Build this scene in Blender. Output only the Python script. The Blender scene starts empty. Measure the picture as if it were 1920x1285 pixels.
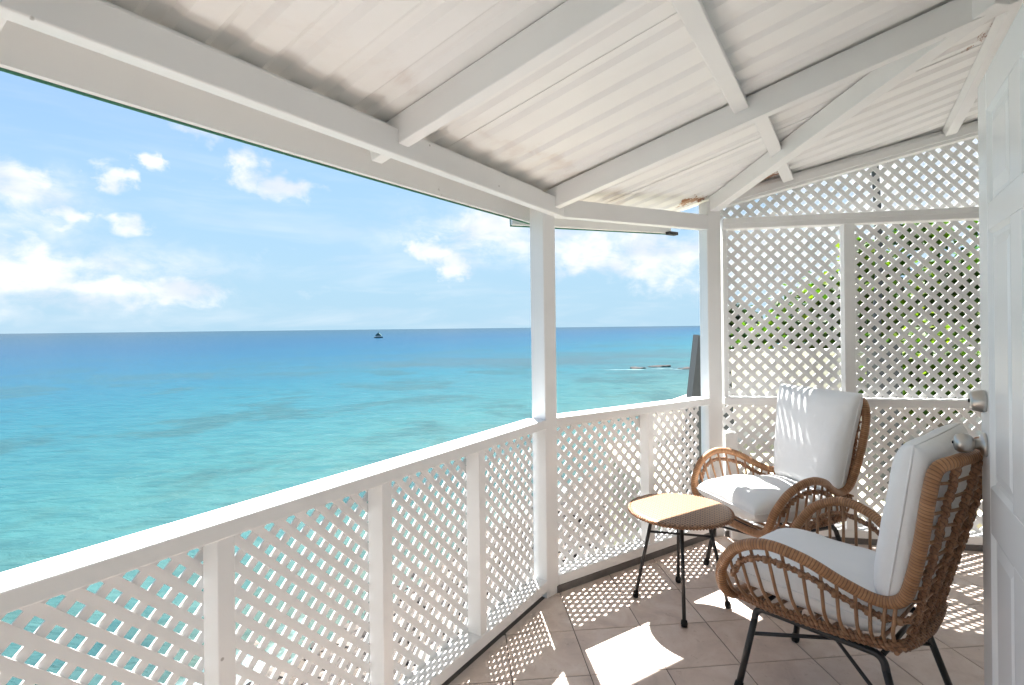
import bpy, bmesh, math, random
from mathutils import Vector, Matrix, noise
random.seed(7)
S = bpy.context.scene
C = bpy.context.collection
R = math.radians

# ------------------------------------------------------------------ camera
cam_d = bpy.data.cameras.new('camera'); cam = bpy.data.objects.new('camera', cam_d); C.objects.link(cam)
EYE = 1.35
ROLL = 0.0114
cam.matrix_world = Matrix.Translation((0, 0, EYE)) @ Matrix.Rotation(ROLL, 4, 'Y') @ Matrix.Rotation(R(90), 4, 'X')
cam_d.sensor_width = 36; cam_d.lens = 18.75; cam_d.shift_y = -27.5 / 1920
cam_d.clip_start = 0.05; cam_d.clip_end = 60000
S.camera = cam

# ------------------------------------------------------------------ light and exposure
SUN_EL, SUN_AZ = 61.0, -8.0          # azimuth from +Y, negative towards -X
S.view_settings.view_transform = 'Standard'; S.view_settings.look = 'None'
S.view_settings.gamma = 1; S.view_settings.use_curve_mapping = False
S.view_settings.exposure = 2.40
SKY_STRENGTH = 0.05
SKY_TINT = (.41, .54, .67); HORIZON = (1.9, 2.85, 3.55); CL = 4.35
S.cycles.diffuse_bounces = 6; S.cycles.max_bounces = 10
sd = bpy.data.lights.new('sun', 'SUN'); sun = bpy.data.objects.new('sun', sd); C.objects.link(sun)
sd.energy = 5.0; sd.angle = R(0.5); sd.color = (1.0, 0.978, 0.945)
sv = Vector((math.sin(R(SUN_AZ)) * math.cos(R(SUN_EL)), math.cos(R(SUN_AZ)) * math.cos(R(SUN_EL)), math.sin(R(SUN_EL))))
sun.rotation_euler = sv.to_track_quat('Z', 'Y').to_euler(); sun.location = sv * 30

w = bpy.data.worlds.new('World'); S.world = w; w.use_nodes = True
nt = w.node_tree; nt.nodes.clear()
class N:
    """tiny node-graph writer"""
    def __init__(s, tree): s.t = tree
    def n(s, typ, **kw):
        d = s.t.nodes.new(typ)
        for k, v in kw.items(): setattr(d, k, v)
        return d
    def put(s, sock, v):
        if isinstance(v, bpy.types.NodeSocket): s.t.links.new(v, sock)
        elif v is not None:
            if isinstance(v, (tuple, list)) and len(v) == 3 and sock.type == 'RGBA': v = (*v, 1)
            sock.default_value = v
    def m(s, op, a, b=None, c=None, clamp=False):
        d = s.n('ShaderNodeMath', operation=op, use_clamp=clamp)
        s.put(d.inputs[0], a); s.put(d.inputs[1], b); s.put(d.inputs[2], c)
        return d.outputs[0]
    def ss(s, x, lo, hi, a=0.0, b=1.0):
        d = s.n('ShaderNodeMapRange', interpolation_type='SMOOTHSTEP')
        for i, v in enumerate((x, lo, hi, a, b)): s.put(d.inputs[i], v)
        return d.outputs[0]
    def mix(s, f, a, b, blend='MIX'):
        d = s.n('ShaderNodeMix', data_type='RGBA', blend_type=blend)
        s.put(d.inputs[0], f); s.put(d.inputs[6], a); s.put(d.inputs[7], b)
        return d.outputs[2]
    def noise(s, vec, scale, detail=4, rough=.55, dist=0.0, col=False):
        d = s.n('ShaderNodeTexNoise'); s.put(d.inputs['Vector'], vec)
        d.inputs['Scale'].default_value = scale; d.inputs['Detail'].default_value = detail
        d.inputs['Roughness'].default_value = rough; d.inputs['Distortion'].default_value = dist
        return d.outputs[1 if col else 0]
    def comb(s, x, y, z=0.0):
        d = s.n('ShaderNodeCombineXYZ')
        for i, v in enumerate((x, y, z)): s.put(d.inputs[i], v)
        return d.outputs[0]
    def sep(s, v):
        d = s.n('ShaderNodeSeparateXYZ'); s.put(d.inputs[0], v); return d.outputs
    def mapping(s, v, scale=(1, 1, 1), rot=(0, 0, 0), loc=(0, 0, 0)):
        d = s.n('ShaderNodeMapping'); s.put(d.inputs[0], v)
        d.inputs['Scale'].default_value = scale; d.inputs['Rotation'].default_value = rot; d.inputs['Location'].default_value = loc
        return d.outputs[0]
    def ramp(s, f, stops):
        d = s.n('ShaderNodeValToRGB'); s.put(d.inputs[0], f); e = d.color_ramp.elements
        while len(e) < len(stops): e.new(0.5)
        for k, (p, c) in zip(e, stops): k.position = p; k.color = (*c, 1)
        return d.outputs[0]

g = N(nt)
sky = g.n('ShaderNodeTexSky', sky_type='NISHITA', sun_disc=False)
sky.sun_elevation = R(SUN_EL); sky.sun_rotation = R(SUN_AZ); sky.air_density = 1.0; sky.dust_density = 0.6; sky.ozone_density = 2.0
dirv = g.n('ShaderNodeTexCoord').outputs['Generated']
dx, dy, dz = g.sep(dirv)
az = g.m('ARCTAN2', dx, dy); el = g.m('ARCSINE', dz)
# clouds: fair-weather cumulus all round the sky (noise over azimuth/elevation) with the bigger ones of this afternoon
puff = g.noise(g.comb(az, g.m('MULTIPLY', el, 1.7), 0.3), 13.0, 6, .64, .3)
tex = puff
def cpix(px, py):      # direction of a cloud seen over the sea, in azimuth / elevation
    U = px - 960; V = py - 615; u = U - ROLL * V; v = ROLL * U + V
    return math.atan2(u, 1000), math.atan2(-v, math.hypot(u, 1000))
CLOUDS = [(30, 335, 88, 44), (130, 408, 52, 20), (372, 246, 56, 26), (468, 326, 44, 34), (530, 350, 72, 24), (210, 335, 34, 24), (288, 308, 26, 16), (240, 420, 60, 22),
          (20, 500, 210, 66), (250, 548, 190, 36), (800, 465, 52, 24), (850, 500, 36, 30), (930, 425, 84, 50), (1090, 470, 88, 48), (1230, 480, 120, 52), (1440, 470, 200, 110), (1720, 330, 330, 150)]
vdir = g.comb(az, el, 0.0)
wn = g.noise(vdir, 24.0, 4, .62); wn2 = g.noise(g.mapping(vdir, loc=(3.1, 1.7, .4)), 24.0, 2, .6)
wvec = g.comb(g.m('MULTIPLY_ADD', g.m('SUBTRACT', wn, .5), .085, az), g.m('MULTIPLY_ADD', g.m('SUBTRACT', wn2, .5), .06, el), 0.0)
near = None
for (px, py, rx, ry) in CLOUDS:
    a0, e0 = cpix(px, py); ca = math.cos(a0); kx, ky = 1000 / (rx * ca * ca), 1000 / (ry * ca)
    ln = g.n('ShaderNodeVectorMath', operation='LENGTH'); g.put(ln.inputs[0], g.mapping(wvec, (kx, ky, 0), loc=(-a0 * kx, -e0 * ky, 0)))
    near = ln.outputs['Value'] if near is None else g.m('MINIMUM', near, ln.outputs['Value'])
bias = g.ss(near, 1.75, .15)
dens = g.m('ADD', g.m('MULTIPLY', bias, .50), tex)
mask = g.m('MULTIPLY', g.ss(dens, .60, 1.10), .97)
lowband = g.ss(el, 0.02, 0.5, 1.0, 0.0)
wisp = g.noise(g.comb(az, g.m('MULTIPLY', el, 6.0), 2.0), 3.5, 4, .6, .4)
veil = g.m('MULTIPLY', g.ss(wisp, .42, .75), g.m('MULTIPLY', lowband, .30))
behind = g.m('MULTIPLY', g.ss(tex, .57, .68), g.ss(dy, .15, -.25))       # the same kind of cloud goes on behind the house
bank = None
for (px, py, rx, ry) in ((130, 520, 420, 90), (60, 380, 160, 80), (1000, 440, 330, 70)):
    a0, e0 = cpix(px, py); ca = math.cos(a0); kx, ky = 1000 / (rx * ca * ca), 1000 / (ry * ca)
    ln = g.n('ShaderNodeVectorMath', operation='LENGTH'); g.put(ln.inputs[0], g.mapping(wvec, (kx, ky, 0), loc=(-a0 * kx, -e0 * ky, 0)))
    bank = ln.outputs['Value'] if bank is None else g.m('MINIMUM', bank, ln.outputs['Value'])
bank = g.m('MULTIPLY', g.ss(bank, 1.3, 0.1), g.ss(g.m('ADD', puff, g.m('MULTIPLY', wisp, .5)), .48, 1.0, .0, .95))
veil = g.m('MAXIMUM', veil, bank)
mask = g.m('MAXIMUM', g.m('MAXIMUM', mask, veil), g.m('MULTIPLY', behind, .9))
under = g.noise(g.comb(az, g.m('MULTIPLY', el, 2.2), 9.0), 8.0, 2, .5)
cloudcol = g.mix(g.ss(under, .42, .66), (CL * 1.0, CL * 1.0, CL * 1.0), (CL * .74, CL * .80, CL * .88))
tint = g.mix(1.0, sky.outputs[0], SKY_TINT, 'MULTIPLY')
hz = g.ss(el, 0.0, 0.62, 0.96, 0.22)
tint = g.mix(hz, tint, HORIZON)
col = g.mix(mask, tint, cloudcol)
bg = g.n('ShaderNodeBackground'); g.put(bg.inputs[0], col); bg.inputs[1].default_value = SKY_STRENGTH
wo = g.n('ShaderNodeOutputWorld'); nt.links.new(bg.outputs[0], wo.inputs[0])

# ------------------------------------------------------------------ materials
M = {}
def mat(name, rough=.5, spec=.5, metal=0.0):
    m = bpy.data.materials.new(name); m.use_nodes = True
    t = m.node_tree; b = t.nodes['Principled BSDF']; gg = N(t)
    b.inputs['Roughness'].default_value = rough; b.inputs['Metallic'].default_value = metal
    b.inputs['Specular IOR Level'].default_value = spec
    M[name] = m
    return m, gg, b
def bump(gg, b, hgt, strength=.3, dist=.002):
    d = gg.n('ShaderNodeBump'); d.inputs['Strength'].default_value = strength; d.inputs['Distance'].default_value = dist
    gg.put(d.inputs['Height'], hgt); gg.put(b.inputs['Normal'], d.outputs[0])
def geo_pos(gg): return gg.n('ShaderNodeNewGeometry').outputs['Position']

def paint(name, base, dirt, amount=.5, rough=.42, grain=.25):
    m, gg, b = mat(name, rough, .4)
    p = geo_pos(gg)
    n1 = gg.noise(p, 2.2, 3, .6); n2 = gg.noise(p, 42, 3, .65); n3 = gg.noise(p, 9, 3, .65)
    f = gg.m('MULTIPLY', gg.ss(n1, .42, .75), amount)
    c = gg.mix(f, base, dirt)
    chip = gg.m('MULTIPLY', gg.ss(n3, .70, .76), gg.ss(n2, .5, .62))
    c = gg.mix(gg.m('MULTIPLY', chip, .45), c, (.34, .31, .27))
    vn = gg.n('ShaderNodeTexVoronoi'); gg.put(vn.inputs['Vector'], p); vn.inputs['Scale'].default_value = 5.5
    c = gg.mix(gg.m('MULTIPLY', gg.ss(vn.outputs['Distance'], .030, .016), .6), c, (.22, .19, .16))
    gg.put(b.inputs['Base Color'], c)
    gg.put(b.inputs['Roughness'], gg.ss(n3, .3, .7, rough - .08, rough + .14))
    bump(gg, b, n2, grain, .0015)
    return m
paint('white_paint', (.84, .838, .83), (.76, .752, .738), .5)
paint('lattice_paint', (.83, .828, .822), (.76, .752, .74), .5, .5)
paint('wall_paint', (.82, .81, .79), (.76, .75, .73), .5, .7)
paint('house_paint', (.80, .785, .75), (.72, .70, .66), .5, .7)
m, gg, b = mat('door_paint', .22, .5); n1 = gg.noise(geo_pos(gg), 3, 4)
gg.put(b.inputs['Base Color'], gg.mix(n1, (.85, .86, .86), (.82, .83, .835))); bump(gg, b, gg.noise(gg.mapping(geo_pos(gg), (30, 30, 3)), 6, 3), .06, .0015)

# roof underside: painted sheet with water marks near the eave and a few rusty spots
E_T = Vector((.537, .8436, 0)).normalized(); E_S = Vector((E_T.y, -E_T.x, 0)); L0 = Vector((-.915, .954, 0))
m, gg, b = mat('roof_sheet_paint', .5, .35)
p = geo_pos(gg)
vs = gg.n('ShaderNodeVectorMath', operation='DOT_PRODUCT'); gg.put(vs.inputs[0], p); vs.inputs[1].default_value = E_S
sc = gg.m('SUBTRACT', vs.outputs['Value'], L0.dot(E_S))
vt = gg.n('ShaderNodeVectorMath', operation='DOT_PRODUCT'); gg.put(vt.inputs[0], p); vt.inputs[1].default_value = E_T
tc = gg.m('SUBTRACT', vt.outputs['Value'], L0.dot(E_T))
st = gg.comb(sc, tc, 0)
wob = gg.noise(gg.comb(gg.m('MULTIPLY', sc, .8), tc, 0), 5.0, 5, .6)
edge = gg.m('ADD', sc, gg.m('MULTIPLY', gg.m('SUBTRACT', wob, .5), .32))
band = gg.m('MULTIPLY', gg.ss(edge, .10, .155), gg.ss(edge, .235, .165))
blot = gg.noise(st, 3.2, 6, .62, .8)
band = gg.m('MULTIPLY', band, gg.ss(blot, .44, .66))
damp = gg.m('MULTIPLY', gg.ss(edge, .24, .02), .55)
c = gg.mix(gg.m('MULTIPLY', gg.ss(blot, .4, .7), .45), (.87, .865, .85), (.83, .82, .80))
c = gg.mix(damp, c, (.86, .81, .745))
c = gg.mix(gg.m('MULTIPLY', band, .5), c, (.66, .55, .485))
streak = gg.noise(gg.comb(gg.m('MULTIPLY', sc, .6), gg.m('MULTIPLY', tc, 9.0), 0), 2.0, 4, .6)
c = gg.mix(gg.m('MULTIPLY', gg.ss(streak, .54, .78), .16), c, (.74, .715, .685))
def spot(s0, t0, rad):
    d = gg.n('ShaderNodeVectorMath', operation='DISTANCE'); gg.put(d.inputs[0], st); d.inputs[1].default_value = (s0, t0, 0)
    return gg.ss(d.outputs['Value'], rad, rad * .25)
rust = gg.m('MAXIMUM', gg.m('MAXIMUM', spot(1.9, 2.55, .30), spot(.86, 3.36, .13)), gg.m('MAXIMUM', spot(.42, 3.22, .17), spot(2.0, 3.2, .25)))
rn = gg.noise(st, 16, 6, .7, .5)
c = gg.mix(gg.m('MULTIPLY', gg.ss(gg.m('ADD', rn, gg.m('MULTIPLY', rust, .28)), .70, .78), gg.ss(rust, .05, .4)), c, (.36, .17, .085))
gg.put(b.inputs['Base Color'], c)
bump(gg, b, gg.noise(p, 60, 3), .15, .002)

m, gg, b = mat('green_roof_edge', .5); b.inputs['Base Color'].default_value = (.05, .20, .12, 1)
m, gg, b = mat('dark_gap', .8); b.inputs['Base Color'].default_value = (.05, .048, .045, 1)

# floor tile: pinkish beige, cloudy veins
m, gg, b = mat('tile', .32, .45)
p = geo_pos(gg); oi = gg.n('ShaderNodeObjectInfo').outputs['Random']
off = gg.n('ShaderNodeVectorMath', operation='ADD'); gg.put(off.inputs[0], p)
gg.put(off.inputs[1], gg.comb(gg.m('MULTIPLY', oi, 37.0), gg.m('MULTIPLY', oi, 91.0), 0))
n1 = gg.noise(off.outputs[0], 5.5, 8, .62, 1.0); n2 = gg.noise(off.outputs[0], 26, 6, .65, .5)
c = gg.ramp(n1, [(.28, (.52, .42, .365)), (.5, (.66, .54, .465)), (.72, (.74, .645, .58))])
c = gg.mix(gg.m('MULTIPLY', gg.ss(n2, .5, .72), .35), c, (.54, .42, .355))
c = gg.mix(gg.m('MULTIPLY', oi, .22), c, (.57, .47, .42))
gg.put(b.inputs['Base Color'], c); gg.put(b.inputs['Roughness'], gg.ss(n2, .3, .7, .26, .45))
bump(gg, b, gg.m('ADD', n1, gg.m('MULTIPLY', n2, .4)), .12, .002)
m, gg, b = mat('grout', .9, .2)
gg.put(b.inputs['Base Color'], gg.mix(gg.noise(geo_pos(gg), 30), (.16, .13, .11), (.10, .085, .075)))
m, gg, b = mat('concrete', .9, .2)
n1 = gg.noise(geo_pos(gg), 7, 8, .65)
gg.put(b.inputs['Base Color'], gg.ramp(n1, [(.3, (.12, .11, .105)), (.7, (.20, .185, .175))])); bump(gg, b, n1, .4, .01)

# rattan
def rattan(name, c1, c2, period, stren):
    m, gg, b = mat(name, .42, .45)
    uv = gg.n('ShaderNodeUVMap').outputs[0]; ux, uy, _ = gg.sep(uv)
    ph = gg.m('MULTIPLY', gg.m('ADD', ux, gg.m('MULTIPLY', uy, period)), 1 / period)
    fr = gg.m('FRACT', ph); tri = gg.m('ABSOLUTE', gg.m('SUBTRACT', fr, .5))      # 0 centre .. .5 groove
    hgt = gg.m('SQRT', gg.m('SUBTRACT', .26, gg.m('MULTIPLY', tri, tri)))
    cell = gg.n('ShaderNodeTexWhiteNoise', noise_dimensions='1D'); gg.put(cell.inputs['W'], gg.m('FLOOR', ph))
    n = gg.noise(geo_pos(gg), 24, 5, .6)
    f = gg.m('ADD', gg.m('MULTIPLY', cell.outputs[0], .28), gg.m('MULTIPLY', n, .72))
    c = gg.mix(gg.ss(f, .2, .8), c1, c2)
    c = gg.mix(gg.m('MULTIPLY', gg.ss(tri, .28, .5), .72), c, (.075, .034, .016))
    gg.put(b.inputs['Base Color'], c); bump(gg, b, hgt, stren, .004)
rattan('wrapped_rattan', (.30, .138, .058), (.45, .235, .112), .0098, .9)
rattan('braided_rattan', (.22, .10, .048), (.36, .19, .098), .016, .6)
m, gg, b = mat('cane', .4, .45)
n = gg.noise(gg.mapping(geo_pos(gg), (1, 1, .25)), 55, 4, .6)
gg.put(b.inputs['Base Color'], gg.ramp(n, [(.3, (.23, .11, .052)), (.7, (.36, .20, .105))])); bump(gg, b, n, .2, .001)

m, gg, b = mat('woven_top', .45, .4)
oc = gg.n('ShaderNodeTexCoord').outputs['Object']; ox, oy, oz = gg.sep(gg.mapping(oc, rot=(0, 0, R(20))))
PW, PH = .021, .0125
row = gg.m('FLOOR', gg.m('MULTIPLY', oy, 1 / PH)); odd = gg.m('MODULO', gg.m('ABSOLUTE', row), 2.0)
fx = gg.m('ADD', gg.m('MULTIPLY', ox, 1 / PW), gg.m('MULTIPLY', odd, .5)); fy = gg.m('MULTIPLY', oy, 1 / PH)
sx = gg.m('SINE', gg.m('MULTIPLY', gg.m('FRACT', fx), math.pi)); sy = gg.m('SINE', gg.m('MULTIPLY', gg.m('FRACT', fy), math.pi))
hgt = gg.m('SQRT', gg.m('MULTIPLY', sx, gg.m('ADD', .25, gg.m('MULTIPLY', sy, .75)))); par = odd
n = gg.noise(oc, 30, 5, .6)
c = gg.mix(gg.ss(hgt, .30, .86), (.06, .028, .013), gg.mix(gg.m('ADD', gg.m('MULTIPLY', par, .4), gg.m('MULTIPLY', n, .6)), (.29, .155, .075), (.42, .245, .125)))
gg.put(b.inputs['Base Color'], c); bump(gg, b, hgt, .5, .002)

m, gg, b = mat('black_metal', .38, .5); 
gg.put(b.inputs['Base Color'], gg.mix(gg.noise(geo_pos(gg), 40), (.012, .012, .013), (.028, .027, .027)))
m, gg, b = mat('rubber', .7, .3); b.inputs['Base Color'].default_value = (.012, .012, .012, 1)
m, gg, b = mat('fabric', .85, .2)
oc = gg.n('ShaderNodeTexCoord').outputs['Object']
n1 = gg.noise(oc, 7, 5, .6, .4); wv = gg.noise(oc, 420, 2)
gg.put(b.inputs['Base Color'], gg.mix(n1, (.86, .86, .85), (.80, .805, .805))); b.inputs['Sheen Weight'].default_value = .15
bump(gg, b, gg.m('ADD', gg.m('MULTIPLY', n1, 1.0), gg.m('MULTIPLY', wv, .05)), .45, .012)
m, gg, b = mat('steel', .28, .5, 1.0)
oc = gg.n('ShaderNodeTexCoord').outputs['Object']
gg.put(b.inputs['Base Color'], gg.mix(gg.noise(oc, 30), (.46, .44, .41), (.60, .58, .55)))
bump(gg, b, gg.noise(gg.mapping(oc, (1, 60, 60)), 30, 2), .08, .0006)
m, gg, b = mat('brass', .3, .5, 1.0); b.inputs['Base Color'].default_value = (.55, .38, .25, 1)

# outside
m, gg, b = mat('yellow_render', .8, .2)
n1 = gg.noise(geo_pos(gg), 3, 6, .6); gg.put(b.inputs['Base Color'], gg.mix(n1, (.62, .56, .33), (.66, .61, .42)))
m, gg, b = mat('grey_timber', .75, .25)
n1 = gg.noise(gg.mapping(geo_pos(gg), (9, 9, .8)), 5, 6, .6); gg.put(b.inputs['Base Color'], gg.mix(n1, (.042, .048, .050), (.078, .084, .087))); bump(gg, b, n1, .4, .004)
m, gg, b = mat('bark', .9, .2)
n1 = gg.noise(gg.mapping(geo_pos(gg), (6, 6, 1)), 6, 6, .65); gg.put(b.inputs['Base Color'], gg.mix(n1, (.10, .08, .065), (.22, .19, .16))); bump(gg, b, n1, .5, .01)
def leafmat(name, c1, c2, c3):
    m, gg, b = mat(name, .5, .35)
    at = gg.n('ShaderNodeAttribute', attribute_name='tone').outputs['Fac']
    c = gg.ramp(at, [(.0, c1), (.55, c2), (1.0, c3)])
    gg.put(b.inputs['Base Color'], c)
    tr = gg.n('ShaderNodeBsdfTranslucent'); gg.put(tr.inputs[0], gg.mix(1.0, c, (1.3, 1.5, .5), 'MULTIPLY'))
    mx = gg.n('ShaderNodeMixShader'); mx.inputs[0].default_value = .45
    out = gg.t.nodes['Material Output']
    gg.t.links.new(b.outputs[0], mx.inputs[1]); gg.t.links.new(tr.outputs[0], mx.inputs[2]); gg.t.links.new(mx.outputs[0], out.inputs[0])
leafmat('leaf', (.016, .050, .004), (.055, .125, .008), (.17, .225, .016))
leafmat('leaf_dark', (.008, .020, .007), (.018, .040, .012), (.04, .06, .02))
m, gg, b = mat('boat_dark', .5); b.inputs['Base Color'].default_value = (.02, .05, .06, 1)
m, gg, b = mat('boat_white', .5); b.inputs['Base Color'].default_value = (.75, .75, .72, 1)
m, gg, b = mat('boat_canvas', .7); b.inputs['Base Color'].default_value = (.035, .10, .10, 1)

# shore ground: pale sand with brown pebbles
m, gg, b = mat('sand', .9, .2)
p = geo_pos(gg); n1 = gg.noise(p, .7, 6, .6); vo = gg.n('ShaderNodeTexVoronoi'); gg.put(vo.inputs['Vector'], p); vo.inputs['Scale'].default_value = 7
c = gg.mix(gg.ss(n1, .35, .65), (.115, .096, .078), (.07, .058, .048)); c = gg.mix(gg.m('MULTIPLY', gg.ss(vo.outputs['Distance'], .1, .6), .5), c, (.04, .033, .028))
gg.put(b.inputs['Base Color'], c); bump(gg, b, vo.outputs['Distance'], .6, .05)
m, gg, b = mat('rock', .85, .25)
p = geo_pos(gg); n1 = gg.noise(p, 3.5, 8, .65); oi = gg.n('ShaderNodeAttribute', attribute_name='tone').outputs['Fac']
c = gg.ramp(gg.m('ADD', gg.m('MULTIPLY', n1, .5), gg.m('MULTIPLY', oi, .5)), [(.2, (.022, .020, .020)), (.5, (.07, .06, .054)), (.8, (.20, .175, .15))])
gg.put(b.inputs['Base Color'], c); bump(gg, b, n1, .6, .03)

# sea: colour follows the depth of the water (sand shelf, reef patches, deep blue), foam on the reef and the beach
SEA = EYE - 5.0
m, gg, b = mat('sea_water', .24, .35)
p = geo_pos(gg); px_, py_, _ = gg.sep(p)
vs = gg.n('ShaderNodeVectorMath', operation='DOT_PRODUCT'); gg.put(vs.inputs[0], p); vs.inputs[1].default_value = E_S
off_s = gg.m('SUBTRACT', L0.dot(E_S) - 6.1, vs.outputs['Value'])          # metres out from the beach line
pn = gg.noise(p, .022, 5, .6, .4); pm = gg.noise(p, .11, 6, .62, .6); pf = gg.noise(p, .5, 5, .6, .5)
dep = gg.m('MULTIPLY', off_s, gg.m('ADD', .62, gg.m('MULTIPLY', pn, .76)))
ld = gg.m('LOGARITHM', gg.m('MAXIMUM', dep, .5), 10.0)
lf = gg.m('DIVIDE', ld, 3.3)
c = gg.ramp(lf, [(.0, (.30, .36, .31)), (.16, (.235, .40, .375)), (.32, (.135, .37, .39)), (.46, (.048, .285, .385)), (.57, (.014, .20, .36)), (.68, (.008, .145, .305)), (.84, (.006, .115, .225)), (1.0, (.006, .10, .185))])
reef = gg.m('MULTIPLY', gg.ss(pm, .48, .60), gg.ss(lf, .70, .42))
c = gg.mix(gg.m('MULTIPLY', reef, .62), c, (.085, .205, .225))
c = gg.mix(gg.m('MULTIPLY', gg.m('MULTIPLY', gg.ss(pf, .46, .70), gg.ss(lf, .45, .20)), .45), c, (.15, .23, .20))
rd = gg.n('ShaderNodeVectorMath', operation='DISTANCE'); gg.put(rd.inputs[0], gg.mapping(p, (.5, 1, 0))); rd.inputs[1].default_value = (10.5, 78, 0)
reef2 = gg.m('MULTIPLY', gg.ss(rd.outputs['Value'], 45, 5), gg.ss(gg.noise(gg.mapping(p, (.35, 1, 1)), .09, 5, .6), .34, .62))
c = gg.mix(gg.m('MULTIPLY', reef2, .72), c, (.135, .20, .235))
fo1 = gg.m('MULTIPLY', gg.m('MULTIPLY', gg.ss(off_s, .9, .2), gg.ss(pf, .50, .60)), .6)
fd = gg.n('ShaderNodeVectorMath', operation='DISTANCE'); gg.put(fd.inputs[0], gg.mapping(p, (.55, 1, 0))); fd.inputs[1].default_value = (10.0, 63, 0)
fo2 = gg.m('MULTIPLY', gg.ss(fd.outputs['Value'], 5.5, 1.0), gg.ss(gg.noise(gg.mapping(p, (.16, 1, 1)), .7, 5, .66), .56, .66))
c = gg.mix(gg.m('MAXIMUM', fo1, fo2), c, (2.5, 2.6, 2.6))
rip = gg.noise(gg.mapping(p, (.5, 1.3, 1), (0, 0, R(12))), 1.5, 6, .66, .5)
c = gg.mix(gg.m('MULTIPLY', gg.ss(rip, .42, .64), .5), c, gg.mix(1.0, c, (.45, .66, .76), 'MULTIPLY'))
c = gg.mix(1.0, c, (.205, .250, .252), 'MULTIPLY')
gg.put(b.inputs['Base Color'], c); b.inputs['IOR'].default_value = 1.10
bump(gg, b, gg.m('ADD', rip, gg.m('MULTIPLY', gg.noise(p, 5, 4, .6), .25)), .7, .22)

# ------------------------------------------------------------------ object helpers
BASE = {}
def finish(name, bm, m, parent=None, smooth=False):
    me = bpy.data.meshes.new(name); bm.normal_update()
    if parent is not None and parent.name in BASE: bmesh.ops.translate(bm, verts=bm.verts, vec=-BASE[parent.name])
    bm.to_mesh(me); bm.free()
    if m: me.materials.append(M[m])
    if smooth: me.polygons.foreach_set('use_smooth', [True] * len(me.polygons))
    o = bpy.data.objects.new(name, me); C.objects.link(o)
    if parent is not None: o.parent = parent; BASE[o.name] = BASE.get(parent.name, Vector())
    return o
def thing(name, label, cat, loc=(0, 0, 0), rz=0.0, group=None, world=True):
    o = bpy.data.objects.new(name, None); C.objects.link(o); o.empty_display_size = .1
    o.location = loc; o.rotation_euler = (0, 0, rz); o['label'] = label; o['category'] = cat
    if group: o['group'] = group
    if world: BASE[o.name] = Vector(loc)
    return o
def tag(o, label, cat, group=None):
    o['label'] = label; o['category'] = cat
    if group: o['group'] = group
    return o
def struct(o, label=None):
    o['kind'] = 'structure'
    if label: o['label'] = label
    return o
def add_hex(bm, c8):
    v = [bm.verts.new(c) for c in c8]
    for f in ((0, 3, 2, 1), (4, 5, 6, 7), (0, 1, 5, 4), (1, 2, 6, 5), (2, 3, 7, 6), (3, 0, 4, 7)): bm.faces.new([v[i] for i in f])
def add_box(bm, o, ex, ey, ez, x0, x1, y0, y1, z0, z1, bev=0.0):
    o = Vector(o); P = lambda a, b_, c: o + ex * a + ey * b_ + ez * c
    t = bmesh.new()
    add_hex(t, [P(x0, y0, z0), P(x1, y0, z0), P(x1, y1, z0), P(x0, y1, z0), P(x0, y0, z1), P(x1, y0, z1), P(x1, y1, z1), P(x0, y1, z1)])
    bmesh.ops.recalc_face_normals(t, faces=t.faces)
    if bev: bmesh.ops.bevel(t, geom=list(t.edges), offset=bev, segments=2, affect='EDGES', profile=.5)
    me = bpy.data.meshes.new('tmp'); t.to_mesh(me); t.free(); bm.from_mesh(me); bpy.data.meshes.remove(me)
Z = Vector((0, 0, 1)); X = Vector((1, 0, 0)); Y = Vector((0, 1, 0))
def box(name, m, parent, o, ex, ey, ez, *lim, bev=.003):
    bm = bmesh.new(); add_box(bm, o, ex, ey, ez, *lim, bev=bev); return finish(name, bm, m, parent)
def beam(name, m, parent, p0, p1, wd, top, bot, side=None, bev=.004):
    """straight timber from p0 to p1; wd = full width, section from bot..top along the local up"""
    p0 = Vector(p0); p1 = Vector(p1); ax = (p1 - p0).normalized(); sd_ = ax.cross(Z).normalized(); up = sd_.cross(ax)
    bm = bmesh.new(); add_box(bm, p0, ax, sd_, up, 0, (p1 - p0).length, -wd / 2, wd / 2, bot, top, bev=bev)
    return finish(name, bm, m, parent)
def catmull(pts, n, closed=False):
    pts = [Vector(p) for p in pts]; out = []; k = len(pts)
    for i in range(k if closed else k - 1):
        if closed: a, b_, c, d = pts[i - 1], pts[i], pts[(i + 1) % k], pts[(i + 2) % k]
        else: a, b_, c, d = pts[max(i - 1, 0)], pts[i], pts[i + 1], pts[min(i + 2, k - 1)]
        for j in range(n):
            t = j / n
            out.append(.5 * ((2 * b_) + (c - a) * t + (2 * a - 5 * b_ + 4 * c - d) * t * t + (3 * b_ - a - 3 * c + d) * t ** 3))
    if not closed: out.append(pts[-1])
    return out
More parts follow.
